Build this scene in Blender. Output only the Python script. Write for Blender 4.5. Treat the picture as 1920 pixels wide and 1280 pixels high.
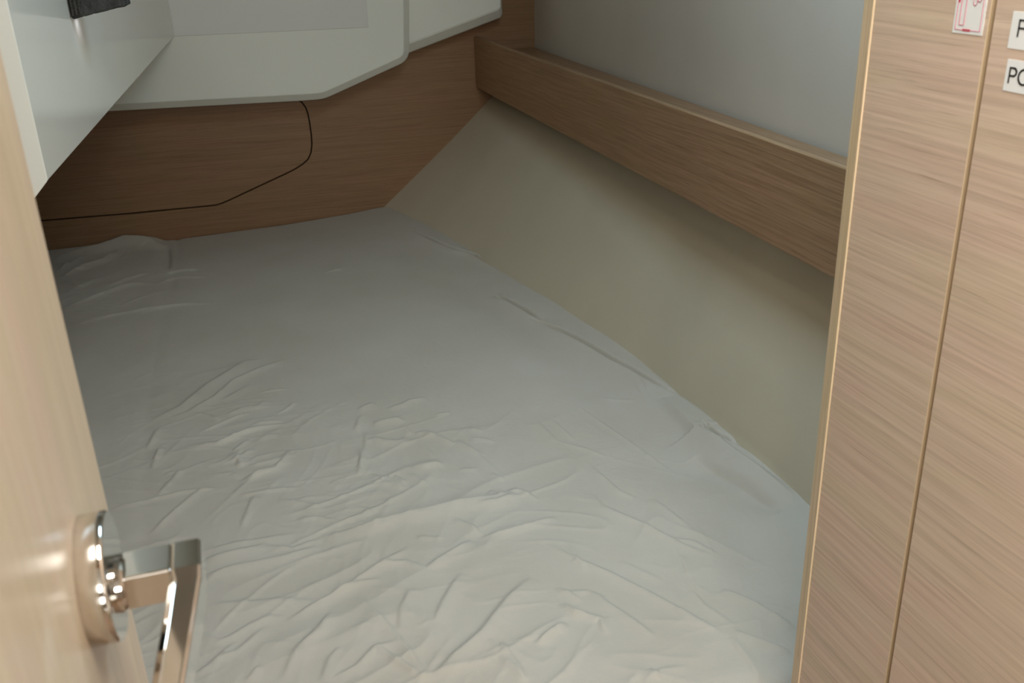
import bpy, bmesh, math, random
import numpy as np
from mathutils import Vector, Matrix, noise
from mathutils.geometry import tessellate_polygon

for o in list(bpy.data.objects): bpy.data.objects.remove(o, do_unlink=True)
S = bpy.context.scene
COL = S.collection

# ------------------------------------------------------------ camera
cd = bpy.data.cameras.new('camera'); cam = bpy.data.objects.new('camera', cd); COL.objects.link(cam)
Rr = [[0.9534329569626961, -0.14663853736810606, 0.2635578417272237], [-0.29990252030408027, -0.3682185085850439, 0.8800418218759076], [-0.03200117017595506, -0.9181025374618831, -0.3950489283790314]]
M = Matrix([[Rr[i][0], -Rr[i][1], -Rr[i][2], (0, 0, 1.4)[i]] for i in range(3)] + [[0, 0, 0, 1]])
cam.matrix_world = M
cd.sensor_width = 36; cd.lens = 1790 / 1920 * 36; cd.clip_start = 0.02
cd.dof.use_dof = True; cd.dof.focus_distance = 1.25; cd.dof.aperture_fstop = 17
S.camera = cam
# ------------------------------------------------------------ light
S.view_settings.view_transform = 'Standard'; S.view_settings.look = 'None'
S.view_settings.gamma = 1; S.view_settings.exposure = 0.0
W = bpy.data.worlds.new('world'); S.world = W; W.use_nodes = True
W.node_tree.nodes['Background'].inputs[0].default_value = (0.75, 0.85, 1, 1)
W.node_tree.nodes['Background'].inputs[1].default_value = 0.03
def area(name, loc, target, sx, sy, power, color, spread=180):
    l = bpy.data.lights.new(name, 'AREA'); l.shape = 'RECTANGLE'; l.size = sx; l.size_y = sy
    l.energy = power; l.color = color; l.spread = math.radians(spread)
    o = bpy.data.objects.new(name, l); COL.objects.link(o); o.location = loc
    d = Vector(target) - Vector(loc); o.rotation_euler = d.to_track_quat('-Z', 'Y').to_euler()
    return o
# daylight through the deck hatch over the foot of the doorway, through the saloon side windows and companionway
area('hatch_daylight', (0.52, 0.94, 1.925), (0.52, 0.94, 0), 0.36, 0.36, 6.8, (0.60, 0.84, 1.0))
area('passage_ceiling_lamp', (0.20, 0.15, 1.925), (0.20, 0.15, 0), 0.30, 0.30, 7.2, (1.0, 0.955, 0.87))
area('companionway_daylight', (-0.05, -1.7, 1.93), (0.2, 0.3, 0.9), 0.7, 0.7, 23.0, (1.0, 0.975, 0.89))
area('saloon_window_right', (1.4, -1.2, 1.5), (0.0, 0.6, 1.0), 0.9, 0.5, 7.0, (1.0, 0.965, 0.87))
area('saloon_window_left', (-1.1, -1.3, 1.5), (0.5, 0.8, 1.0), 0.9, 0.5, 20.0, (1.0, 0.965, 0.88))
area('saloon_bounce_fill', (0.1, -2.5, 0.95), (0.1, 1, 1.1), 1.0, 0.5, 8.5, (1.0, 0.985, 0.93))  # added low fill standing in for light bounced around the saloon
# ------------------------------------------------------------ helpers
def mat(name, color, rough=0.5, metal=0.0, spec=0.5, coat=0.0):
    m = bpy.data.materials.new(name); m.use_nodes = True
    b = m.node_tree.nodes['Principled BSDF']
    b.inputs['Base Color'].default_value = (*color, 1); b.inputs['Roughness'].default_value = rough
    b.inputs['Metallic'].default_value = metal; b.inputs['Specular IOR Level'].default_value = spec
    b.inputs['Coat Weight'].default_value = coat
    return m
def nd(nt, t, **kw):
    n = nt.nodes.new(t)
    for k, v in kw.items(): setattr(n, k, v)
    return n
def ramp(nt, stops):
    r = nt.nodes.new('ShaderNodeValToRGB'); e = r.color_ramp.elements
    while len(e) < len(stops): e.new(0.5)
    for i, (p, c) in enumerate(stops): e[i].position = p; e[i].color = (*c, 1)
    return r
def mixc(nt, a, b, fac, mode='MIX'):
    m = nt.nodes.new('ShaderNodeMix'); m.data_type = 'RGBA'; m.blend_type = mode
    L = nt.links
    for sock, v in ((m.inputs[0], fac), (m.inputs[6], a), (m.inputs[7], b)):
        if hasattr(v, 'is_output'): L.new(v, sock)
        elif isinstance(v, tuple): sock.default_value = (*v, 1)
        else: sock.default_value = v
    return m.outputs[2]
def wood(name, grain, c_dark, c_mid, c_light, fine=1.0, rough=0.42, contrast=1.0, bump=0.08):
    """open-pored oak veneer: long thin streaks along one axis (0 x, 1 y, 2 z)"""
    m = mat(name, c_mid, rough, spec=0.35); nt = m.node_tree; L = nt.links
    b = nt.nodes['Principled BSDF']
    tc = nd(nt, 'ShaderNodeTexCoord')
    wob = nd(nt, 'ShaderNodeTexNoise'); wob.inputs['Scale'].default_value = 2.5
    L.new(tc.outputs['Object'], wob.inputs['Vector'])
    wv = nd(nt, 'ShaderNodeVectorMath', operation='SCALE'); wv.inputs['Scale'].default_value = 0.012
    L.new(wob.outputs['Color'], wv.inputs[0])
    add = nd(nt, 'ShaderNodeVectorMath', operation='ADD')
    L.new(tc.outputs['Object'], add.inputs[0]); L.new(wv.outputs[0], add.inputs[1])
    def streak(along, across, detail):
        mp = nd(nt, 'ShaderNodeMapping'); s = [across] * 3; s[grain] = along
        mp.inputs['Scale'].default_value = s; L.new(add.outputs[0], mp.inputs['Vector'])
        n = nd(nt, 'ShaderNodeTexNoise'); n.inputs['Scale'].default_value = 1; n.inputs['Detail'].default_value = detail
        n.inputs['Roughness'].default_value = 0.65
        L.new(mp.outputs[0], n.inputs['Vector']); return n.outputs['Fac']
    s1 = streak(5, 330 * fine, 6); s2 = streak(1.6, 95 * fine, 3); s3 = streak(12, 560 * fine, 2); s4 = streak(5, 22, 2)
    k = 0.14 / contrast
    r1 = ramp(nt, [(0.5 - k, c_dark), (0.5, c_mid), (0.5 + k, c_light)]); L.new(s1, r1.inputs[0])
    r2 = ramp(nt, [(0.38, tuple(x * 0.93 for x in c_mid)), (0.62, tuple(min(1, x * 1.05) for x in c_mid))]); L.new(s2, r2.inputs[0])
    base = mixc(nt, r1.outputs[0], r2.outputs[0], 0.5)
    hue = ramp(nt, [(0.38, (0.985, 1.0, 0.96)), (0.5, (1, 1, 1)), (0.62, (1.02, 0.985, 1.0))]); L.new(s4, hue.inputs[0])
    base = mixc(nt, base, hue.outputs[0], 1.0, 'MULTIPLY')
    r3 = ramp(nt, [(0.27, (0.62, 0.58, 0.54)), (0.37, (1, 1, 1))]); L.new(s3, r3.inputs[0])
    base = mixc(nt, base, r3.outputs[0], 0.55 * contrast, 'MULTIPLY')
    L.new(base, b.inputs['Base Color'])
    bp = nd(nt, 'ShaderNodeBump'); bp.inputs['Strength'].default_value = bump; bp.inputs['Distance'].default_value = 0.0006
    L.new(s1, bp.inputs['Height']); L.new(bp.outputs[0], b.inputs['Normal'])
    return m
def noisy(name, color, rough, scale, amt, bscale=0, bstr=0.0, spec=0.5, coat=0.0, bdist=0.001):
    m = mat(name, color, rough, spec=spec, coat=coat); nt = m.node_tree; L = nt.links; b = nt.nodes['Principled BSDF']
    tc = nd(nt, 'ShaderNodeTexCoord')
    n = nd(nt, 'ShaderNodeTexNoise'); n.inputs['Scale'].default_value = scale; n.inputs['Detail'].default_value = 4
    L.new(tc.outputs['Object'], n.inputs['Vector'])
    r = ramp(nt, [(0.3, tuple(c * (1 - amt) for c in color)), (0.7, tuple(min(1, c * (1 + amt)) for c in color))])
    L.new(n.outputs['Fac'], r.inputs[0]); L.new(r.outputs[0], b.inputs['Base Color'])
    if bscale:
        n2 = nd(nt, 'ShaderNodeTexNoise'); n2.inputs['Scale'].default_value = bscale; n2.inputs['Detail'].default_value = 3
        L.new(tc.outputs['Object'], n2.inputs['Vector'])
        bp = nd(nt, 'ShaderNodeBump'); bp.inputs['Strength'].default_value = bstr; bp.inputs['Distance'].default_value = bdist
        L.new(n2.outputs['Fac'], bp.inputs['Height']); L.new(bp.outputs[0], b.inputs['Normal'])
    return m
OAKD, OAKM, OAKL = (0.49, 0.385, 0.30), (0.665, 0.54, 0.435), (0.77, 0.65, 0.54)
OAKD_SHADED, OAKM_SHADED, OAKL_SHADED = (0.185, 0.096, 0.046), (0.285, 0.160, 0.082), (0.36, 0.212, 0.118)   # same oak inside the berth, its shade put into the colour
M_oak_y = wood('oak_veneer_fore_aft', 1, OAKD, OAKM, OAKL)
M_oak_x = wood('oak_veneer_athwart_shaded', 0, OAKD_SHADED, OAKM_SHADED, OAKL_SHADED, contrast=0.8)
M_oak_fid = wood('oak_veneer_rail_shaded', 1, (0.23, 0.127, 0.066), (0.345, 0.208, 0.115), (0.43, 0.27, 0.16), contrast=1.2)  # panel oak again, darkened to carry the berth's shade in its colour
M_oak_z = wood('oak_veneer_upright', 2, (0.42, 0.34, 0.25), (0.51, 0.42, 0.32), (0.58, 0.495, 0.39), fine=0.45, rough=0.3, contrast=0.6)
M_trim = wood('oak_lipping_upright', 2, (0.62, 0.48, 0.30), (0.82, 0.66, 0.45), (0.93, 0.79, 0.58), fine=1.6, rough=0.4, contrast=1.2)
M_lip = mat('pale_oak_groove', (0.52, 0.40, 0.26), 0.5)
M_gel = noisy('white_gelcoat', (0.80, 0.77, 0.68), 0.13, 3, 0.015, spec=0.5, coat=0.3)
M_gel2 = noisy('white_locker_moulding', (0.86, 0.85, 0.76), 0.38, 4, 0.02, spec=0.4)
M_inset = noisy('locker_inset_panel', (0.77, 0.745, 0.70), 0.4, 4, 0.02)
M_vinyl = noisy('beige_hull_lining', (0.59, 0.515, 0.385), 0.62, 6, 0.03, 900, 0.12, spec=0.3)
M_liner = noisy('grey_beige_hull_liner', (0.66, 0.595, 0.51), 0.7, 5, 0.03, 1400, 0.15, spec=0.25)
M_dark = mat('dark_recess', (0.02, 0.015, 0.01), 0.9)
M_chrome = noisy('polished_chrome', (0.78, 0.77, 0.75), 0.06, 5, 0.01); M_chrome.node_tree.nodes['Principled BSDF'].inputs['Metallic'].default_value = 1
M_white = mat('label_white', (0.88, 0.93, 0.96), 0.35)
M_black = mat('label_black', (0.03, 0.03, 0.035), 0.5)
M_red = mat('label_red', (0.62, 0.015, 0.07), 0.4)
M_pink = mat('label_thin_red_line', (0.72, 0.22, 0.33), 0.4)
M_felt = noisy('dark_grey_felt', (0.055, 0.055, 0.052), 0.95, 60, 0.35, 500, 0.9, spec=0.1, bdist=0.002)
M_floor = wood('cabin_sole', 1, (0.20, 0.12, 0.07), (0.28, 0.17, 0.10), (0.36, 0.23, 0.14))
M_ceil = noisy('white_headliner', (0.52, 0.50, 0.45), 0.7, 5, 0.02)
M_lens = bpy.data.materials.new('lamp_lens'); M_lens.use_nodes = True
_b = M_lens.node_tree.nodes['Principled BSDF']; _b.inputs['Emission Color'].default_value = (0.85, 0.88, 1, 1); _b.inputs['Emission Strength'].default_value = 14

def link(name, me, m, parent=None, smooth=False):
    for x in (m if isinstance(m, (list, tuple)) else [m]): me.materials.append(x)
    if smooth:
        for p in me.polygons: p.use_smooth = True
    o = bpy.data.objects.new(name, me); COL.objects.link(o)
    if parent: o.parent = parent
    return o
def bm_link(name, bm, m, parent=None, smooth=False, bevel=0, seg=2):
    bmesh.ops.remove_doubles(bm, verts=bm.verts, dist=1e-6)
    bmesh.ops.recalc_face_normals(bm, faces=bm.faces)
    me = bpy.data.meshes.new(name); bm.to_mesh(me); bm.free()
    o = link(name, me, m, parent, smooth)
    if bevel:
        b = o.modifiers.new('bevel', 'BEVEL'); b.width = bevel; b.segments = seg; b.limit_method = 'ANGLE'; b.angle_limit = math.radians(35)
    return o
def box(bm, x0, x1, y0, y1, z0, z1):
    v = [bm.verts.new((x, y, z)) for z in (z0, z1) for y in (y0, y1) for x in (x0, x1)]
    for f in ((0, 1, 3, 2), (4, 6, 7, 5), (0, 4, 5, 1), (2, 3, 7, 6), (0, 2, 6, 4), (1, 5, 7, 3)): bm.faces.new([v[i] for i in f])
def hexa(bm, P):
    """P: eight corners, bottom ring of four then top ring of four"""
    v = [bm.verts.new(p) for p in P]
    for f in ((0, 3, 2, 1), (4, 5, 6, 7), (0, 1, 5, 4), (1, 2, 6, 5), (2, 3, 7, 6), (3, 0, 4, 7)): bm.faces.new([v[i] for i in f])
def stack(bm, layers, mi=None):
    """rings of equal length joined into a closed solid, ends tessellated"""
    R = [[bm.verts.new(p) for p in l] for l in layers]; n = len(R[0])
    for a in range(len(R) - 1):
        for i in range(n):
            f = bm.faces.new([R[a][i], R[a][(i + 1) % n], R[a + 1][(i + 1) % n], R[a + 1][i]])
            if mi and mi.get(i): f.material_index = mi[i]
    for r in (R[0], R[-1]):
        for t in tessellate_polygon([[v.co for v in r]]):
            try: bm.faces.new([r[i] for i in t])
            except ValueError: pass
def inset(poly, d):
    """offset of a 2-D counter-clockwise polygon inward by d"""
    n = len(poly); out = []
    for i in range(n):
        a, b, c = Vector(poly[i - 1]), Vector(poly[i]), Vector(poly[(i + 1) % n])
        e1 = (b - a).normalized(); e2 = (c - b).normalized()
        n1 = Vector((-e1.y, e1.x)); n2 = Vector((-e2.y, e2.x)); m_ = (n1 + n2); m_.normalize()
        out.append(tuple(b + m_ * (d / max(0.3, m_.dot(n1)))))
    return out
def rounded(poly, radii, seg=6):
    out = []; n = len(poly)
    for i in range(n):
        a, b, c = Vector(poly[i - 1]), Vector(poly[i]), Vector(poly[(i + 1) % n]); r = radii[i]
        if not r: out.append(tuple(b)); continue
        u = (a - b).normalized(); w = (c - b).normalized()
        p = b + u * r; q = b + w * r
        for k in range(seg + 1):
            t = k / seg; out.append(tuple(p * (1 - t) ** 2 + b * 2 * t * (1 - t) + q * t * t))
    return out
def tag(o, label=None, cat=None, group=None, kind=None):
    if label: o['label'] = label
    if cat: o['category'] = cat
    if group: o['group'] = group
    if kind: o['kind'] = kind
    return o
def empty(name, loc=(0, 0, 0)):
    o = bpy.data.objects.new(name, None); COL.objects.link(o); o.location = loc; o.empty_display_size = 0.05
    return o
def part(o, root):
    """parent while keeping world coordinates of the mesh"""
    o.parent = root; o.location = -Vector(root.location); return o
def struct(name, bm, m, label, **kw):
    return tag(bm_link(name, bm, m, **kw), label, name.rsplit('_', 1)[0] if False else name.split('_')[0], kind='structure')

YB = 2.788          # face of the after bulkhead
XL = -0.62          # cabin side on the left
# ------------------------------------------------------------ shell
bm = bmesh.new(); box(bm, -1.3, 1.7, -2.6, 2.9, -0.05, 0.0); struct('floor', bm, M_floor, 'brown wooden cabin sole')
bm = bmesh.new()    # ceiling with the deck hatch opening
for a in ((-1.3, 0.17, -2.6, 2.9), (0.67, 1.7, -2.6, 2.9), (0.17, 0.67, -2.6, 0.77), (0.17, 0.67, 1.27, 2.9)): box(bm, a[0], a[1], a[2], a[3], 1.95, 1.98)
struct('ceiling', bm, M_ceil, 'white cabin headliner')
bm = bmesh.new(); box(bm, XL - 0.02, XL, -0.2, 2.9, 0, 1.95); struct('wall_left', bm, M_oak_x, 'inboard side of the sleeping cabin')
bm = bmesh.new(); box(bm, -1.3, -1.28, -2.6, -0.24, 0, 1.95); struct('wall_saloon_left', bm, M_oak_y, 'oak side of the saloon')
bm = bmesh.new(); box(bm, 1.68, 1.7, -2.6, 2.9, 0, 1.95); struct('wall_saloon_right', bm, M_ceil, 'white side of the hull')
bm = bmesh.new(); box(bm, -1.3, 1.7, -2.6, -2.58, 0, 1.95); struct('wall_saloon_back', bm, M_ceil, 'white end of the saloon')
bm = bmesh.new()    # bulkhead with the doorway the photograph is taken through
for a in ((-1.3, -0.10, 0, 1.95), (0.47, 1.7, 0, 1.95), (-0.10, 0.47, 1.85, 1.95)): box(bm, a[0], a[1], -0.24, -0.22, a[2], a[3])
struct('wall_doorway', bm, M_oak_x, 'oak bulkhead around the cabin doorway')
bm = bmesh.new(); box(bm, 0.50, 1.0, 0.62, 0.64, 0, 1.95); struct('wall_near', bm, M_oak_x, 'near end of the berth recess behind the oak panel')

# after bulkhead, cut round the access panel; groove traced as (x, z)
G = [(-0.62, 0.716), (-0.485, 0.715), (-0.253, 0.709), (-0.045, 0.707), (-0.028, 0.7075), (-0.012, 0.711), (0.008, 0.7175), (0.180, 0.779), (0.205, 0.789), (0.226, 0.800), (0.243, 0.813), (0.254, 0.832), (0.259, 0.854), (0.2605, 0.880), (0.260, 0.915), (0.258, 0.942), (0.254, 0.960), (0.245, 0.976), (0.228, 0.99), (0.20, 1.0)]
wall = G + [(0.16, 1.03), (XL, 1.03), (XL, 1.95), (1.0, 1.95), (1.0, 0.0), (XL, 0.0)]
bm = bmesh.new(); stack(bm, [[(x, YB, z) for x, z in wall], [(x, YB + 0.018, z) for x, z in wall]])
struct('wall_back', bm, M_oak_x, 'shade-toned oak bulkhead behind the bed')
bm = bmesh.new(); box(bm, XL, 1.0, YB + 0.035, YB + 0.045, 0, 1.95); struct('wall_behind_panel', bm, M_dark, 'dark space behind the bulkhead')
pp = G + [(0.16, 1.027), (XL + 0.004, 1.027)]
pp = inset(list(reversed(pp)), 0.0022) if False else pp
cx_, cz_ = 0, 0
def ccw(p):
    a = sum(p[i - 1][0] * p[i][1] - p[i][0] * p[i - 1][1] for i in range(len(p)))
    return p if a > 0 else list(reversed(p))
pp = inset(ccw(pp), 0.0036)
pf = inset(pp, 0.0012)
bm = bmesh.new(); stack(bm, [[(x, YB - 0.0004, z) for x, z in pf], [(x, YB + 0.001, z) for x, z in pp], [(x, YB + 0.016, z) for x, z in pp]])
tag(bm_link('access_panel', bm, M_oak_x), 'flush shade-toned oak access hatch outlined by a thin rounded groove, below the white lockers', 'hatch')

# right hand side: oak panel with a routed groove, lipping on its far edge
prof = [(0.45, 0.5945), (0.45, 0.4874), (0.4505, 0.4870), (0.4540, 0.4868), (0.4540, 0.4830), (0.45, 0.4828), (0.45, -0.218), (0.468, -0.218), (0.468, 0.5945)]
bm = bmesh.new(); stack(bm, [[(x, y, 0.0) for x, y in prof], [(x, y, 1.95) for x, y in prof]], mi={1: 1, 2: 1, 3: 1, 4: 1})
struct('wall_right', bm, [M_oak_y, M_lip], 'light oak veneer panel with one upright groove')
prof = [(0.4502, 0.5945), (0.4490, 0.5953), (0.4491, 0.5964), (0.4518, 0.6094), (0.4545, 0.6130), (0.470, 0.6130), (0.470, 0.5945)]
bm = bmesh.new(); stack(bm, [[(x, y, 0.0) for x, y in prof], [(x, y, 1.95) for x, y in prof]])
struct('trim_1', bm, M_trim, 'upright pale oak lipping on the far edge of the right panel')

# left hand door, swung open fore and aft
d_ = empty('door_1', (-0.07, -0.2, 0.0)); tag(d_, 'open light oak cabin door at the left with a chrome lever handle', 'door', kind='structure')
bm = bmesh.new(); box(bm, -0.098, -0.070, -0.20, 0.4005, 0.03, 1.84)
part(bm_link('door_leaf', bm, M_oak_z, bevel=0.0025, seg=3), d_)
HY, HZ, HX = 0.3275, 1.1830, -0.070
def disc(bm, x0, prof_, cy, cz, n=72):
    rings = []
    for dx, r in prof_:
        rings.append([bm.verts.new((x0 + dx, cy + r * math.cos(2 * math.pi * i / n), cz + r * math.sin(2 * math.pi * i / n))) for i in range(n)])
    for a, b in zip(rings, rings[1:]):
        for i in range(n): bm.faces.new([a[i], a[(i + 1) % n], b[(i + 1) % n], b[i]])
    bm.faces.new(rings[0]); bm.faces.new(rings[-1])
bm = bmesh.new(); disc(bm, HX, [(0, 0.0246), (0.0088, 0.0246), (0.0095, 0.0243), (0.0099, 0.0236)], HY, HZ)
ros = bm_link('rosette', bm, M_chrome); part(ros, d_)
for p in ros.data.polygons: p.use_smooth = abs(p.normal.x) < 0.9
bm = bmesh.new(); disc(bm, HX + 0.0097, [(0, 0.0105), (0.0022, 0.0103), (0.0032, 0.0092)], HY + 0.001, 1.1775, 48)
col = bm_link('handle_collar', bm, M_chrome); part(col, d_)
# lever: square neck out of the rosette, mitred corner, flat tapering arm towards the camera
bm = bmesh.new()
ny0, ny1, nz0, nz1 = 0.3225, 0.3405, 1.1695, 1.1840
hexa(bm, [(-0.0605, ny0, nz0), (-0.0405, ny0, nz0), (-0.0405, ny1, nz0), (-0.0605, ny1, nz0), (-0.0605, ny0, nz1), (-0.0405, ny0, nz1), (-0.0405, ny1, nz1), (-0.0605, ny1, nz1)])
nk = bm_link('handle_neck', bm, M_chrome, bevel=0.0008, seg=3); part(nk, d_)
def sect(c, w, h, ch):   # arm section around centre c = (x, y, z): chamfered on the door side
    x, y, z = c
    return [(x - w / 2 + 0.001, y, z - h / 2), (x + w / 2, y, z - h / 2), (x + w / 2, y, z + h / 2 - 0.0012), (x + w / 2 - 0.0012, y, z + h / 2), (x - w / 2 + ch, y, z + h / 2), (x - w / 2, y, z + h / 2 - ch * 0.9)]
bm = bmesh.new()
LV = [((-0.0349, 0.3405, 1.17675), 0.0112, 0.0145, 0.0008), ((-0.0349, 0.3225, 1.17675), 0.0112, 0.0145, 0.0008),
      ((-0.0358, 0.3175, 1.1750), 0.0122, 0.0145, 0.0030), ((-0.0389, 0.3000, 1.1705), 0.0120, 0.0140, 0.0034), ((-0.0432, 0.276, 1.1643), 0.0116, 0.0134, 0.0034),
      ((-0.0475, 0.252, 1.1581), 0.0112, 0.0128, 0.0034), ((-0.0518, 0.228, 1.1520), 0.0106, 0.0120, 0.003)]
stack(bm, [sect(*a) for a in LV])
lv = bm_link('door_handle', bm, M_chrome, bevel=0.0011, seg=3); part(lv, d_)
lv['label'] = 'polished chrome lever handle'
for q in (ros, col, nk): q.parent = lv; q.location = (0, 0, 0)

# hull side: lower lining sloping from the mattress to the shelf, upper liner above the shelf
EDGE = [(448, 2788), (469, 2749), (493, 2667), (521, 2568), (551, 2445), (572, 2332), (577, 2274), (598, 2215), (605, 2146), (603, 2102), (617, 2040), (626, 1982), (642, 1896), (659, 1814), (679, 1733), (683, 1703), (692, 1615), (701, 1527), (700, 1435), (699, 1342), (709, 1270), (715, 1225), (715, 1184), (710, 1151), (720, 1116), (724, 1073), (724, 1030), (719, 976), (716, 800), (712, 655)]
EY = np.array([e[1] for e in EDGE][::-1]) / 1000; EX = np.array([e[0] for e in EDGE][::-1]) / 1000
def smooth_edge(y):
    ys = np.linspace(y - 0.16, y + 0.16, 17); return float(np.interp(np.clip(ys, 0.655, 2.788), EY, EX).mean())
def hull_bottom(y):   # lining position at mattress height, without the small scallops of the sheet
    return 0.448 + (np.interp(y, [0.64, 1.1, 1.5, 1.9, 2.3, 2.6, 2.788], [0.716, 0.716, 0.700, 0.642, 0.575, 0.510, 0.448]) - 0.448)
bm = bmesh.new(); rows = []
NY = 40
for k in range(NY + 1):
    y = 0.64 + (YB - 0.64) * k / NY
    xb = float(hull_bottom(y)); xt = 0.835 + 0.085 * max(0, (y - 0.64) / 2.15) ** 1.2
    row = []
    for j in range(13):
        t = j / 12; z = 0.585 + (1.058 - 0.585) * t
        tb = (0.65 - 0.585) / (1.058 - 0.585)
        x = xb + (xt - xb) * (t - tb) / (1 - tb)
        x += 0.010 * math.sin(math.pi * max(0, (t - tb) / (1 - tb)))
        row.append(bm.verts.new((x, y, z)))
    rows.append(row)
back = [[bm.verts.new((v.co.x + 0.02, v.co.y, v.co.z)) for v in (r[0], r[-1])] for r in rows]
for a, b, ba, bb in zip(rows, rows[1:], back, back[1:]):
    for j in range(12): bm.faces.new([a[j], b[j], b[j + 1], a[j + 1]])
    bm.faces.new([ba[0], ba[1], bb[1], bb[0]]); bm.faces.new([a[0], ba[0], bb[0], b[0]]); bm.faces.new([a[12], b[12], bb[1], ba[1]])
o = struct('wall_hull_lower', bm, M_vinyl, 'smooth beige lining sloping up from the bed to the shelf')
for p in o.data.polygons: p.use_smooth = True
bm = bmesh.new()
hexa(bm, [(0.870, 0.64, 1.02), (0.89, 0.64, 1.02), (0.957, YB, 1.02), (0.937, YB, 1.02), (0.885, 0.64, 1.95), (0.905, 0.64, 1.95), (0.967, YB, 1.95), (0.947, YB, 1.95)])
struct('wall_hull_upper', bm, M_liner, 'grey beige liner above the shelf')

# long shelf with its fiddle rail
sh = empty('long_shelf', (0.76, 0.66, 1.06)); tag(sh, 'long oak side shelf with a deep upright front rail, along the hull above the bed', 'shelf')
bm = bmesh.new(); hexa(bm, [(0.7622, 0.642, 1.062), (0.863, 0.642, 1.062), (0.930, YB - 0.002, 1.062), (0.7622, YB - 0.002, 1.062), (0.7622, 0.642, 1.076), (0.863, 0.642, 1.076), (0.930, YB - 0.002, 1.082), (0.7622, YB - 0.002, 1.082)])
part(bm_link('shelf_board', bm, M_oak_fid), sh)
bm = bmesh.new(); hexa(bm, [(0.751, 0.642, 0.9605), (0.7620, 0.642, 0.9605), (0.7620, YB - 0.002, 0.979), (0.751, YB - 0.002, 0.979), (0.751, 0.642, 1.108), (0.7620, 0.642, 1.108), (0.7620, YB - 0.002, 1.123), (0.751, YB - 0.002, 1.123)])
part(bm_link('front_rail', bm, M_oak_fid, bevel=0.0015, seg=3), sh)

# white overhead lockers on the bulkhead
def locker(name, label, poly, radii, yf, ch, yb):
    root = empty(name, (poly[0][0], yb, poly[0][1])); tag(root, label, 'cabinet')
    out = rounded(poly, radii)
    out = ccw(out); a3 = inset(out, ch * 0.08); a2 = inset(out, ch * 0.9); a1 = inset(out, ch)
    bm = bmesh.new(); stack(bm, [[(x, yf, z) for x, z in a1], [(x, yf + ch * 0.04, z) for x, z in a2], [(x, yf + ch * 0.85, z) for x, z in a3], [(x, yf + ch, z) for x, z in out], [(x, yb, z) for x, z in out]])
    part(bm_link('locker_body', bm, M_gel2), root); return root
lk = locker('overhead_locker', 'large white overhead locker with a flat inset panel and chamfered lower corner', [(-0.60, 1.0185), (0.24, 0.9975), (0.292, 0.9975), (0.534, 1.0835), (0.546, 1.25), (0.546, 1.94), (-0.60, 1.94)], [0, 0.02, 0.02, 0.03, 0, 0, 0], 2.648, 0.021, 2.786)
bm = bmesh.new(); hexa(bm, [(-0.066, 2.6455, 1.1835), (0.4265, 2.6455, 1.1765), (0.4265, 2.6485, 1.1765), (-0.066, 2.6485, 1.1835), (-0.066, 2.6455, 1.80), (0.432, 2.6455, 1.80), (0.432, 2.6485, 1.80), (-0.066, 2.6485, 1.80)])
part(bm_link('inset_panel', bm, M_inset, bevel=0.0006), lk)
l2 = empty('overhead_locker', (0.70, 2.786, 1.14)); tag(l2, 'small white locker with rising slanted lower edge, in the corner above the shelf end', 'cabinet')
def l2ring(d, y):     # slanted bottom edge moved up by d, right end moved in by d, flush against the big locker on the left
    z0 = 1.097 + d * 1.04; xr = 0.8195 - d * 0.45; sl = 0.294
    return [(0.5365, y, z0 - 0.0032), (xr - 0.006, y, z0 + (xr - 0.5535) * sl - 0.001), (xr, y, z0 + (xr - 0.5475) * sl + 0.006), (xr + 0.012, y, 1.94), (0.5468, y, 1.94), (0.5468, y, 1.26)]
bm = bmesh.new(); stack(bm, [l2ring(0.031, 2.690), l2ring(0.026, 2.692), l2ring(0.003, 2.716), l2ring(0, 2.722), l2ring(0, 2.786)])
part(bm_link('locker_body', bm, M_gel2), l2)

# glossy white moulding at the left with its angled near facet
Pn = [(-0.0640, 2.645), (-0.1655, 1.0275), (-0.1785, 1.0178), (-0.2455, 0.967), (XL, 0.96), (XL, 2.645)]
zb = [1.184, 1.1872, 1.1740, 1.150, 1.150, 1.184]
bm = bmesh.new(); stack(bm, [[(x, y, z) for (x, y), z in zip(Pn, zb)], [(x, y, 1.94) for x, y in Pn]])
tag(bm_link('side_moulding', bm, M_gel, bevel=0.0015, seg=3), 'glossy white side locker moulding at the upper left with a bright near corner', 'cabinet')

# small felt covered reading lamp on that moulding
lp = empty('reading_lamp', (-0.147, 1.33, 1.36)); tag(lp, 'small dark grey felt-covered lamp glowing faintly beneath, on the white moulding at the upper left', 'lamp')
bm = bmesh.new(); hexa(bm, [(-0.1455, 1.318, 1.3185), (-0.083, 1.314, 1.3305), (-0.079, 1.364, 1.3305), (-0.1425, 1.366, 1.3185), (-0.146, 1.318, 1.42), (-0.080, 1.314, 1.42), (-0.077, 1.364, 1.42), (-0.1425, 1.366, 1.42)])
bmesh.ops.subdivide_edges(bm, edges=bm.edges, cuts=14, use_grid_fill=True)
for v in bm.verts:
    v.co += Vector((noise.noise(v.co * 160), noise.noise(v.co * 160 + Vector((9, 0, 0))), noise.noise(v.co * 160 + Vector((0, 9, 0))))) * 0.0014
part(bm_link('lamp_shade', bm, M_felt, bevel=0.002, smooth=False), lp)
bm = bmesh.new()
for k in range(3): box(bm, -0.1445 + k * 0.0045, -0.1425 + k * 0.0045, 1.3155, 1.3175, 1.322 + 0.001 * k, 1.42)
part(bm_link('seam', bm, M_felt), lp)
bm = bmesh.new(); hexa(bm, [(-0.139, 1.345, 1.3187), (-0.120, 1.345, 1.3222), (-0.120, 1.358, 1.3222), (-0.139, 1.358, 1.3187), (-0.136, 1.345, 1.3225), (-0.116, 1.345, 1.326), (-0.116, 1.358, 1.326), (-0.136, 1.358, 1.3225)])
part(bm_link('lamp_lens', bm, M_lens), lp)

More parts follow.
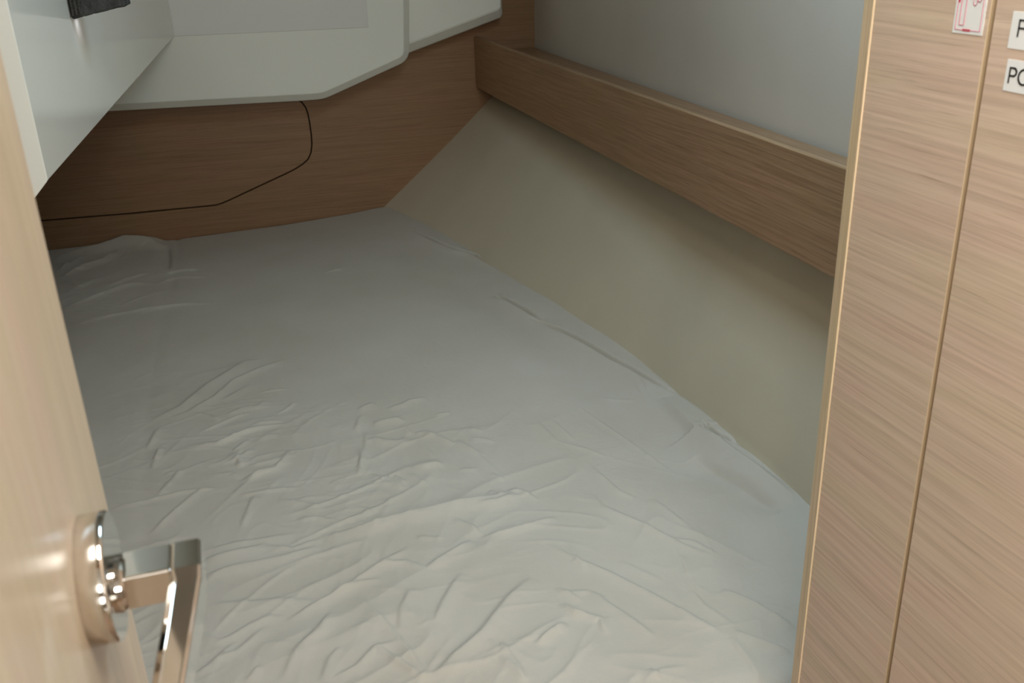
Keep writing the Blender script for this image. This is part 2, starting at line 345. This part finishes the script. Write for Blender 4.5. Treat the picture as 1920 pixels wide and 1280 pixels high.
# deck hatch above: frame and clear pane
ht = empty('deck_hatch', (0.42, 1.02, 1.95)); tag(ht, 'square deck hatch with aluminium frame in the ceiling over the bed', 'hatch')
bm = bmesh.new()
for a in ((0.17, 0.67, 0.77, 0.79), (0.17, 0.67, 1.25, 1.27), (0.17, 0.19, 0.79, 1.25), (0.65, 0.67, 0.79, 1.25)): box(bm, *a, 1.935, 1.985)
part(bm_link('hatch_frame', bm, M_chrome, bevel=0.003), ht)

# ------------------------------------------------------------ stickers on the right panel
XP = 0.4500
def flat(bm, quad, t=0.0003, x0=XP, mi=0):
    """thin solid patch lying on the panel; quad in (y, z)"""
    v0 = [bm.verts.new((x0, y, z)) for y, z in quad]; v1 = [bm.verts.new((x0 - t, y, z)) for y, z in quad]; n = len(quad)
    fs = [bm.faces.new(v1)] + [bm.faces.new([v0[i], v0[(i + 1) % n], v1[(i + 1) % n], v1[i]]) for i in range(n)]
def stroke(bm, pts, w, closed=False, t=0.00022, x0=XP - 0.0003):
    n = len(pts); rng = range(n if closed else n - 1)
    for i in rng:
        a = Vector(pts[i]); b = Vector(pts[(i + 1) % n]); d = (b - a)
        if d.length < 1e-7: continue
        d.normalize(); s = Vector((-d.y, d.x)) * w / 2; e = d * w * 0.4
        flat(bm, [tuple(a - e + s), tuple(b + e + s), tuple(b + e - s), tuple(a - e - s)], t, x0)
def arc(cy, cz, ry, rz, a0, a1, n=14):
    return [(cy + ry * math.cos(math.radians(a0 + (a1 - a0) * i / n)), cz + rz * math.sin(math.radians(a0 + (a1 - a0) * i / n))) for i in range(n + 1)]
def sticker(name, label, cat, y_left, width, z_bot, height, tilt, group=None):
    r = empty(name, (XP, y_left, z_bot)); tag(r, label, cat, group)
    c, s = math.cos(tilt), math.sin(tilt)
    def P(u, v): return (y_left - (u * c - v * s), z_bot + u * s + v * c)   # u to the right (towards -y), v up
    bm = bmesh.new(); flat(bm, [P(0, 0), P(width, 0), P(width, height), P(0, height)])
    part(bm_link('backing', bm, M_white), r)
    return r, P
FH = 0.0088
r, P = sticker('name_label', 'upper white name label cut by the right frame edge, its first letter F', 'label', 0.4690, 0.045, 1.3275, 0.0205, -0.01)
bm = bmesh.new()
u0, v0 = 0.0062, 0.0072
for seg in ([(0, 0), (0, FH)], [(0, FH), (0.0052, FH)], [(0, FH * 0.5), (0.0046, FH * 0.5)]): stroke(bm, [P(u0 + a, v0 + b) for a, b in seg], 0.0011)
part(bm_link('lettering', bm, M_black), r)
r, P = sticker('name_label', 'lower white name label cut by the right frame edge, lettered PO', 'label', 0.4672, 0.045, 1.3035, 0.0180, -0.01)
bm = bmesh.new(); u0, v0 = 0.0033, 0.0050; PH = 0.0084
stroke(bm, [P(u0, v0), P(u0, v0 + PH)], 0.0011)
bowl = [(u0, v0 + PH)] + [(u0 + 0.0028 + 0.0022 * math.cos(a), v0 + PH * 0.735 + PH * 0.265 * math.sin(a)) for a in [math.pi / 2 - math.pi * i / 10 for i in range(11)]] + [(u0, v0 + PH * 0.47)]
stroke(bm, [P(*q) for q in bowl], 0.0011)
ring = [(u0 + 0.0108 + 0.0038 * math.cos(a), v0 + PH / 2 + PH / 2 * math.sin(a)) for a in [2 * math.pi * i / 26 for i in range(26)]]
stroke(bm, [P(*q) for q in ring], 0.0011, closed=True)
part(bm_link('lettering', bm, M_black), r)
r, P = sticker('safety_sticker', 'white and red fire safety sticker with thin red border, at the top beside the groove', 'sticker', 0.5160, 0.0255, 1.3325, 0.046, 0.0)
bm = bmesh.new()
W_, H_ = 0.0255, 0.046
stroke(bm, [P(0.0085, 0.0022), P(0.0022, 0.0022), P(0.0022, H_ - 0.003), P(W_ - 0.0022, H_ - 0.003), P(W_ - 0.0022, 0.0022), P(0.0155, 0.0022)], 0.00035)
stroke(bm, [P(0.0052, 0.0050), P(0.0092, 0.0050), P(0.0092, 0.0190), P(0.0082, 0.0208), P(0.0062, 0.0208), P(0.0052, 0.0190)], 0.0004, closed=True)
part(bm_link('border', bm, M_pink), r)
bm = bmesh.new()
for yy in (0.0018, 0.0026): stroke(bm, [P(0.0090, yy), P(0.0150, yy)], 0.0005)
stroke(bm, [P(0.0030, 0.0185), P(0.0034, 0.0215), P(0.0058, 0.0223), P(0.0085, 0.0223)], 0.0012)
flat(bm, [P(0.0080, 0.0219), P(0.0142, 0.0205), P(0.0142, 0.0240), P(0.0080, 0.0232)], 0.0003, XP - 0.0003)
part(bm_link('nozzle_mark', bm, M_red), r)
bm = bmesh.new()
for (cu, cv, ru, rv, a0, a1) in ((0.0165, 0.0186, 0.0016, 0.0018, 150, 400), (0.0198, 0.0205, 0.0015, 0.0015, 200, 440), (0.0170, 0.0218, 0.0015, 0.0015, 60, 250), (0.0200, 0.0232, 0.0014, 0.0015, -60, 200)):
    stroke(bm, [P(*q) for q in arc(cu, cv, ru, rv, a0, a1)], 0.0004)
part(bm_link('foam_mark', bm, M_pink), r)
# ------------------------------------------------------------ berth, mattress and sheet
bm = bmesh.new(); hexa(bm, [(XL + 0.005, 0.66, 0.0), (0.60, 0.66, 0.0), (0.30, YB - 0.005, 0.0), (XL + 0.005, YB - 0.005, 0.0), (XL + 0.005, 0.66, 0.50), (0.66, 0.66, 0.50), (0.33, YB - 0.005, 0.50), (XL + 0.005, YB - 0.005, 0.50)])
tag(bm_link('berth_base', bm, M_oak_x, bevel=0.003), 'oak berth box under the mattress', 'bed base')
bm = bmesh.new(); prev = None
ring_b, ring_t = [], []
pts = [(XL + 0.02, 0.69)] + [(float(hull_bottom(y)) - 0.05, y) for y in np.linspace(0.69, YB - 0.03, 14)] + [(XL + 0.02, YB - 0.03)]
stack(bm, [[(x - 0.07 if i and i < 15 else x, y, 0.502) for i, (x, y) in enumerate(pts)], [(x - 0.02 if i and i < 15 else x, y, 0.615) for i, (x, y) in enumerate(pts)]])
tag(bm_link('mattress', bm, mat('mattress_foam', (0.6, 0.58, 0.52), 0.9)), 'berth mattress wedge under the white sheet', 'mattress')

CREASES = [
([(-172,1575),(-150,1594),(-130,1607),(-106,1644),(-81,1687),(-44,1728),(-14,1765),(24,1770)],12,4),
([(-143,1572),(-116,1582),(-96,1602),(-72,1626),(-57,1651),(-36,1688),(-8,1709),(21,1732),(67,1754)],7,3),
([(-58,1609),(-39,1626),(-19,1645),(-2,1656)],8,2),
([(-113,1578),(-92,1566),(-62,1535)],4,2),
([(-101,1502),(-76,1512),(-55,1526),(-34,1538),(-15,1543)],3,3),
([(-54,1546),(-33,1562),(-16,1565),(1,1561),(11,1582)],6,2.5),
([(-15,1496),(5,1498),(36,1490)],3,3),
([(-128,1459),(-101,1451),(-73,1447),(-57,1455),(-37,1467),(-16,1476),(4,1479),(45,1477)],4,4),
([(5,1618),(31,1621),(58,1617)],3,1.5),
([(25,1519),(39,1526),(51,1538),(63,1558)],3,2),
([(-49,1412),(-33,1433),(-23,1444)],5,3),
([(-46,1408),(-41,1382),(-41,1356)],8,4),
([(-27,1370),(-14,1382),(10,1383)],4,2),
([(-30,1359),(-5,1359),(19,1360),(27,1367),(38,1383)],4,3),
([(-168,1430),(-164,1456),(-160,1468)],4,3),
([(-182,1469),(-176,1495),(-165,1542)],5,3),
([(3,1448),(26,1444)],4,1.5),
([(-381,2250),(-331,2281),(-291,2317),(-255,2348),(-187,2329)],6,3.5),
([(-178,2412),(-137,2416),(-90,2406)],5,3),
([(-353,2120),(-300,2137),(-254,2142),(-198,2143),(-135,2142),(-61,2128)],5,3),
([(-445,2641),(-385,2572),(-335,2616),(-304,2706)],8,6),
([(-315,2345),(-263,2399),(-213,2437)],5,2.5),
([(-418,2503),(-395,2555),(-360,2562)],6,4),
([(-187,2329),(-148,2361),(-68,2327)],4,2.5),
([(-174,2699),(-168,2590),(-166,2438)],9,-7),
([(201,2254),(250,2263)],5,1.5),
([(219,2256),(259,2279)],4,1),
([(-34,1324),(14,1333),(23,1353)],5,3),
([(-152,1379),(-127,1378)],5,2),
([(-465,2717),(-369,2734),(-289,2773),(-217,2749),(-177,2700)],16,9),
([(-422,2485),(-368,2386),(-328,2446)],6,3),
([(-437,2573),(-414,2627),(-395,2687)],6,3),
([(163,1478),(179,1488),(196,1494)],8,2.5),
([(209,1463),(235,1469),(252,1481),(283,1485)],6,2.5),
([(177,1419),(202,1421),(219,1422),(229,1407)],8,4),
([(158,1361),(172,1368),(189,1353),(210,1345),(220,1359)],8,4),
([(239,1366),(254,1362),(269,1341),(279,1323),(290,1306)],5,4.5),
([(237,1346),(244,1305),(250,1276)],4,2),
([(297,1319),(308,1288),(325,1255)],4,2),
([(208,1257),(232,1260),(256,1261)],8,4),
([(278,1230),(290,1223),(304,1219)],5,2),
([(205,1242),(213,1221),(224,1202)],4,2.5),
([(158,1254),(175,1232),(189,1203)],4,2.5),
([(148,1242),(166,1223)],4,2),
([(316,1317),(338,1306),(353,1288)],5,2),
([(327,1347),(346,1329)],5,1.5),
([(144,1346),(140,1308),(135,1281),(129,1264)],4,2.5),
([(146,1401),(158,1442),(167,1457)],6,2),
([(319,1200),(333,1173)],4,2),
([(283,1415),(310,1414)],4,2),
([(302,1153),(320,1132)],6,3),
([(226,1393),(233,1361)],4,2),
([(180,1242),(194,1219)],4,2),
([(-227,1301),(-169,1308),(-116,1313),(-70,1307)],4,3),
([(-116,1462),(-69,1453),(-24,1472),(9,1478)],4,3),
([(-172,1399),(-166,1446),(-161,1470)],4,2.5),
([(-52,1379),(-28,1403),(-12,1406)],5,2.5),
([(-44,1313),(-17,1326),(18,1344),(40,1377)],5,3.5),
([(-83,1350),(-53,1347),(-40,1326)],5,2),
([(-162,1312),(-131,1376),(-123,1381)],5,2.5),
([(-169,1214),(-150,1245),(-109,1300),(-84,1320)],5,3),
([(-46,1188),(-42,1206),(-24,1268)],4,3),
([(-46,1276),(8,1271),(44,1261)],4,2.5),
([(28,1180),(59,1169),(84,1150)],5,3),
([(13,1240),(46,1214),(68,1192)],4,2),
([(114,1182),(133,1151)],4,2),
([(56,1119),(104,1120),(139,1126),(194,1132),(248,1132),(308,1131),(346,1145)],13,9),
([(-101,1122),(-62,1126),(-30,1126),(-16,1133)],10,5),
([(-98,1087),(-64,1092),(0,1091),(54,1101)],10,5),
([(-101,1145),(-55,1147),(25,1142)],8,3),
([(-5,962),(39,985),(73,1004),(116,1032),(156,1052),(164,1055)],6,5),
([(-111,981),(-83,953),(-69,957),(-45,971),(-22,977),(-5,969)],6,3),
([(54,1000),(98,1005),(117,1004)],6,3),
([(123,1035),(154,1027),(175,1002)],5,3.5),
([(175,1002),(207,1022),(246,1043)],7,5),
([(260,1044),(312,1050),(358,1058),(373,1059)],6,5),
([(237,1100),(252,1078),(263,1052)],5,3),
([(178,1077),(213,1061)],5,2),
([(118,894),(130,938),(149,971)],7,3),
([(161,898),(182,934),(216,979)],9,4),
([(82,980),(99,934),(118,881),(130,829),(137,807)],8,4),
([(137,807),(166,833),(209,862),(254,908),(298,944)],12,6),
([(7,911),(32,930),(48,962)],7,3),
([(-20,862),(1,905),(47,953)],8,3),
([(22,847),(35,880),(51,896)],6,3),
([(-54,874),(-42,894)],5,3),
([(33,847),(62,857),(89,882),(118,881)],6,3),
([(87,887),(115,839),(132,812)],5,4),
([(223,848),(228,824),(234,797),(236,776)],5,3.5),
([(264,825),(287,839),(307,850)],6,3),
([(321,915),(341,882)],5,3),
([(317,885),(327,862),(338,856)],5,3),
([(126,1264),(150,1336),(164,1401)],5,2.5),
([(149,1264),(169,1226),(191,1203)],4,2.5),
([(179,1256),(195,1205)],4,2),
([(220,1253),(260,1254)],6,3),
([(303,1312),(337,1178)],4,1.5),
([(-112,902),(-84,926),(-64,946)],6,2.5),
([(-96,1024),(-8,1002),(36,986)],10,3),
([(-17,1127),(18,1108),(56,1119)],5,3),
([(-93,921),(-65,928),(-29,961)],6,2.5),
([(340,1006),(365,959),(394,919),(424,867),(449,813),(473,763)],6,4),
([(318,879),(328,863),(349,843),(344,814)],6,4),
([(357,891),(376,846),(396,790)],8,4),
([(469,1173),(481,1090),(496,1066)],5,3),
([(439,1097),(443,1059),(478,1004),(507,945),(541,902)],6,3),
([(518,1058),(536,982)],6,2.5),
([(501,962),(526,946),(544,908)],5,2.5),
([(475,855),(476,823),(491,780)],5,2),
([(509,843),(537,807),(561,761)],8,5),
([(485,770),(505,746),(530,720)],5,4),
([(476,761),(475,717),(470,687)],6,3),
([(497,925),(483,880)],5,2),
([(366,996),(365,959),(367,929)],5,2.5),
([(319,905),(354,896),(374,872)],5,2),
([(218,819),(231,788),(236,770)],6,3.5),
([(263,826),(293,845),(310,847)],6,3),
([(331,1146),(349,1139),(363,1107)],5,3),
([(279,1119),(308,1118),(337,1134)],8,3),
([(352,729),(380,740),(409,735)],6,2),
([(215,849),(219,824)],5,2),
([(439,1329),(447,1256)],5,1.5),
([(463,1332),(475,1257)],5,1.5),
([(367,745),(374,727)],5,2),
([(416,940),(450,885)],6,1.5),
([(577,1798),(612,1698),(633,1620),(650,1539),(669,1470),(683,1399),(700,1345)],5,6),
([(690,1234),(695,1189),(710,1161)],4,5),
([(667,1339),(667,1217),(682,1166),(697,1050),(707,983)],22,7),
([(634,1153),(660,1054),(673,970)],20,-6),
([(579,1399),(611,1373),(629,1360)],4,1.5),
([(652,1419),(646,1373)],3,1.5),
([(668,1427),(662,1380)],3,1.5),
([(525,1367),(556,1248),(575,1170),(588,1120)],4,1.5),
([(451,1259),(485,1222),(505,1191)],4,1.5),
([(470,2525),(493,2447),(519,2360),(545,2297),(578,2243),(600,2139)],6,6),
([(529,2304),(565,2239),(584,2164),(600,2103)],4,3),
([(551,1957),(569,1889),(594,1772)],5,5),
]

NYs, NXs = 760, 500
v = np.linspace(0, 1, NYs); ys = 0.655 + (YB - 0.003 - 0.655) * (v ** 1.18)
u = np.linspace(0, 1, NXs); us = 1 - (1 - u) ** 1.3
xe = np.interp(ys, EY, EX) + 0.006
X = XL + 0.006 + us[None, :] * (xe[:, None] - XL - 0.006); Y = np.repeat(ys[:, None], NXs, 1)
Z = np.full_like(X, 0.650)
# long soft undulation of the foam
def vnoise(X, Y, fx, fy, seed):
    rs = np.random.RandomState(seed); n = 256; g = rs.rand(n, n) * 2 - 1
    a = X * fx + 40.3 + seed; b = Y * fy + 17.7 + seed
    i = np.floor(a).astype(int); j = np.floor(b).astype(int); fa = a - i; fb = b - j
    fa = fa * fa * fa * (fa * (fa * 6 - 15) + 10); fb = fb * fb * fb * (fb * (fb * 6 - 15) + 10)
    G_ = lambda p, q: g[p % n, q % n]
    return (G_(i, j) * (1 - fa) + G_(i + 1, j) * fa) * (1 - fb) + (G_(i, j + 1) * (1 - fa) + G_(i + 1, j + 1) * fa) * fb
Z += 0.003 * vnoise(X, Y, 3, 3, 1) + 0.0016 * vnoise(X, Y, 8, 7, 2)
# wrinkled areas: middle left, and all of the near part; smooth towards the far right
def blob(cx, cy, rx, ry): return np.exp(-(((X - cx) / rx) ** 2 + ((Y - cy) / ry) ** 2))
wr = np.clip(1.0 * blob(0.05, 1.05, 0.38, 0.35) + 0.8 * blob(-0.10, 1.45, 0.22, 0.25) + 0.9 * blob(0.2, 0.8, 0.6, 0.25) + 0.6 * blob(-0.35, 2.3, 0.25, 0.4) + 0.5 * blob(0.5, 0.85, 0.25, 0.3) + 0.06, 0, 1)
def ridged(ang, along, across, seed, p=3):
    c, s = math.cos(ang), math.sin(ang); A = X * c + Y * s; B = -X * s + Y * c
    wa = A + 0.03 * vnoise(X, Y, 9, 9, seed + 5); wb = B + 0.03 * vnoise(X, Y, 7, 7, seed + 6)
    n_ = 1 - np.abs(vnoise(wa, wb, along, across, seed)) * 1.6
    m_ = np.clip(vnoise(X, Y, 7, 7, seed + 9) * 1.4 + 0.25, 0, 1)
    return np.clip(n_, 0, 1) ** p * m_
Z += 0.75 * wr * (0.0042 * ridged(0.35, 5, 17, 11) + 0.0030 * ridged(0.75, 7, 26, 21) + 0.0022 * ridged(-0.5, 8, 30, 31) + 0.0016 * ridged(0.1, 14, 50, 41) + 0.0014 * ridged(1.2, 16, 45, 51))
# cushion joint running under the sheet
jx = -0.165 + 0.02 * np.sin(Y * 3)
Z -= 0.0028 * np.exp(-((X - jx) / 0.011) ** 2) * (0.35 + 0.65 * blob(-0.165, 2.75, 0.3, 0.35))
# the individual creases
for ci, (pl, w, h) in enumerate(CREASES):
    fold = (w, h) in ((5, 6), (4, 5), (6, 6), (5, 5)) and len(pl) >= 3 and np.mean([p[0] for p in pl]) > 420   # overlapping folds beside the hull
    far = np.mean([p[1] for p in pl]) / 1000
    w = w * 0.00085 * (1 + 0.45 * max(0, far - 1.1)); h = h * 0.00108 * (1 + 0.3 * max(0, far - 1.1))
    P_ = np.array(pl) / 1000.0
    seg = np.linalg.norm(np.diff(P_, axis=0), axis=1); tot = seg.sum(); acc = 0
    x0, y0 = P_.min(0) - 6 * w - 0.03; x1, y1 = P_.max(0) + 6 * w + 0.03
    jm = np.where((ys > y0) & (ys < y1))[0]
    if len(jm) == 0: continue
    sl = slice(jm[0], jm[-1] + 1)
    xs, yy = X[sl], Y[sl]; best = np.full(xs.shape, 1e9); sgn = np.zeros_like(xs); tt = np.zeros_like(xs)
    for a, b, L_ in zip(P_[:-1], P_[1:], seg):
        if L_ < 1e-6: continue
        d = (b - a) / L_; n_ = np.array([-d[1], d[0]]); n_ = n_ if n_[1] > 0 else -n_
        t = np.clip((xs - a[0]) * d[0] + (yy - a[1]) * d[1], 0, L_)
        ex = xs - (a[0] + d[0] * t); ey = yy - (a[1] + d[1] * t); dist = np.hypot(ex, ey)
        m_ = dist < best; best = np.where(m_, dist, best); sgn = np.where(m_, ex * n_[0] + ey * n_[1], sgn); tt = np.where(m_, (acc + t) / tot, tt); acc += L_
    ww = np.where(sgn > 0, w * 0.55, w * 1.7)
    if w > 0.016 and far < 1.7: h *= 1.8
    if fold: ww = np.where(sgn > 0, 0.0028, 0.022); h *= 2.1
    # distance past the ends counts fully so the crease tapers out
    env = np.clip(np.sin(np.pi * np.clip(tt, 0.0, 1.0)) * 1.5, 0.0, 1) ** 0.8
    q = best / ww
    if fold:   # a tucked fold: narrow deep gap with a soft roll on either side
        Z[sl] += env * (0.0045 * np.exp(-(best / 0.022) ** 2) - 0.0125 * np.exp(-(best / 0.0034) ** 2)); continue
    Z[sl] += h * env * (0.6 * np.exp(-q * q) + 0.4 * np.exp(-q * 1.5))
# contact with the bulkhead: the sheet edge rises and falls along it
BX = np.array([-620, -481, -392, -336, -279, -236, -209, -182, -171, -146, -50, 131, 320, 416, 450]) / 1000
BZ = np.array([632, 635, 635, 639, 645, 646, 639, 625, 624, 624, 625, 632, 643, 651, 652]) / 1000
near = np.clip((Y - (YB - 0.55)) / 0.55, 0, 1); near = near * near * (3 - 2 * near)
lowf = np.interp(X, [-0.62, -0.17, 0.131, 0.45], [0.632, 0.6245, 0.632, 0.652])
Z += (lowf - 0.650) * near
loc = np.clip((Y - (YB - 0.10)) / 0.10, 0, 1) ** 1.5
Z += (np.interp(X, BX, BZ) - lowf) * loc
Z -= 0.006 * np.clip((Y - (YB - 0.012)) / 0.012, 0, 1) ** 2
# rolled edge along the hull
de = (xe[:, None] - X)
Z -= 0.005 * np.clip(1 - de / 0.012, 0, 1) ** 2
Z -= 0.011 * np.exp(-((de - 0.12) / 0.06) ** 2) * np.clip((2.7 - Y) / 0.6, 0, 1)
dn = Y - 0.655
Z -= 0.035 * np.clip(1 - dn / 0.05, 0, 1) ** 2.5
dl = X - XL
Z -= 0.02 * np.clip(1 - dl / 0.04, 0, 1) ** 2
verts = np.stack([X, Y, Z], -1).reshape(-1, 3)
idx = np.arange(NYs * NXs).reshape(NYs, NXs)
quads = np.stack([idx[:-1, :-1], idx[:-1, 1:], idx[1:, 1:], idx[1:, :-1]], -1).reshape(-1, 4)
per = np.concatenate([idx[0, :], idx[1:, -1], idx[-1, -2::-1], idx[-2:0:-1, 0]])
skirt = verts[per].copy(); skirt[:, 2] = 0.515
cx0 = np.array([-0.05, 1.7]); right = (np.abs(skirt[:, 0] - np.interp(skirt[:, 1], ys, xe)) < 1e-6)
skirt[right, 0] -= 0.07
base = len(verts); nper = len(per)
sq = np.stack([per, base + np.arange(nper), base + (np.arange(nper) + 1) % nper, np.roll(per, -1)], -1)
me = bpy.data.meshes.new('bed_sheet'); me.from_pydata(np.vstack([verts, skirt]).tolist(), [], np.vstack([quads, sq]).tolist()); me.update()
# cloth material: soft cotton with a faint weave, fine crumple and two small marks
M_sheet = mat('off_white_cotton', (0.66, 0.645, 0.60), 0.85, spec=0.2); nt = M_sheet.node_tree; L = nt.links; b = nt.nodes['Principled BSDF']
b.inputs['Sheen Weight'].default_value = 0.15
tc = nd(nt, 'ShaderNodeTexCoord')
n1 = nd(nt, 'ShaderNodeTexNoise'); n1.inputs['Scale'].default_value = 7; n1.inputs['Detail'].default_value = 3; L.new(tc.outputs['Object'], n1.inputs['Vector'])
r1 = ramp(nt, [(0.3, (0.53, 0.480, 0.405)), (0.7, (0.56, 0.517, 0.450))]); L.new(n1.outputs['Fac'], r1.inputs[0])
c_ = r1.outputs[0]
for (mx, my, mr) in ((0.612, 1.010, 0.0035), (0.585, 1.045, 0.002), (0.606, 1.022, 0.0022)):
    vm = nd(nt, 'ShaderNodeVectorMath', operation='DISTANCE'); vm.inputs[1].default_value = (mx, my, 0.652); L.new(tc.outputs['Object'], vm.inputs[0])
    mr_ = nd(nt, 'ShaderNodeMapRange'); mr_.inputs['From Min'].default_value = mr; mr_.inputs['From Max'].default_value = mr * 2.6; mr_.inputs['To Min'].default_value = 0.28; mr_.inputs['To Max'].default_value = 0
    L.new(vm.outputs['Value'], mr_.inputs['Value']); c_ = mixc(nt, c_, (0.40, 0.39, 0.38), mr_.outputs[0])
L.new(c_, b.inputs['Base Color'])
n2 = nd(nt, 'ShaderNodeTexNoise'); n2.inputs['Scale'].default_value = 110; n2.inputs['Detail'].default_value = 5; L.new(tc.outputs['Object'], n2.inputs['Vector'])
n3 = nd(nt, 'ShaderNodeTexNoise'); n3.inputs['Scale'].default_value = 1500; n3.inputs['Detail'].default_value = 1; L.new(tc.outputs['Object'], n3.inputs['Vector'])
b1 = nd(nt, 'ShaderNodeBump'); b1.inputs['Strength'].default_value = 0.4; b1.inputs['Distance'].default_value = 0.0012; L.new(n2.outputs['Fac'], b1.inputs['Height'])
b2 = nd(nt, 'ShaderNodeBump'); b2.inputs['Strength'].default_value = 0.15; b2.inputs['Distance'].default_value = 0.0003; L.new(n3.outputs['Fac'], b2.inputs['Height']); L.new(b1.outputs[0], b2.inputs['Normal'])
L.new(b2.outputs[0], b.inputs['Normal'])
o = link('bed_sheet', me, M_sheet, smooth=True)
tag(o, 'wrinkled off-white fitted sheet stretched over the berth mattress', 'bed sheet')
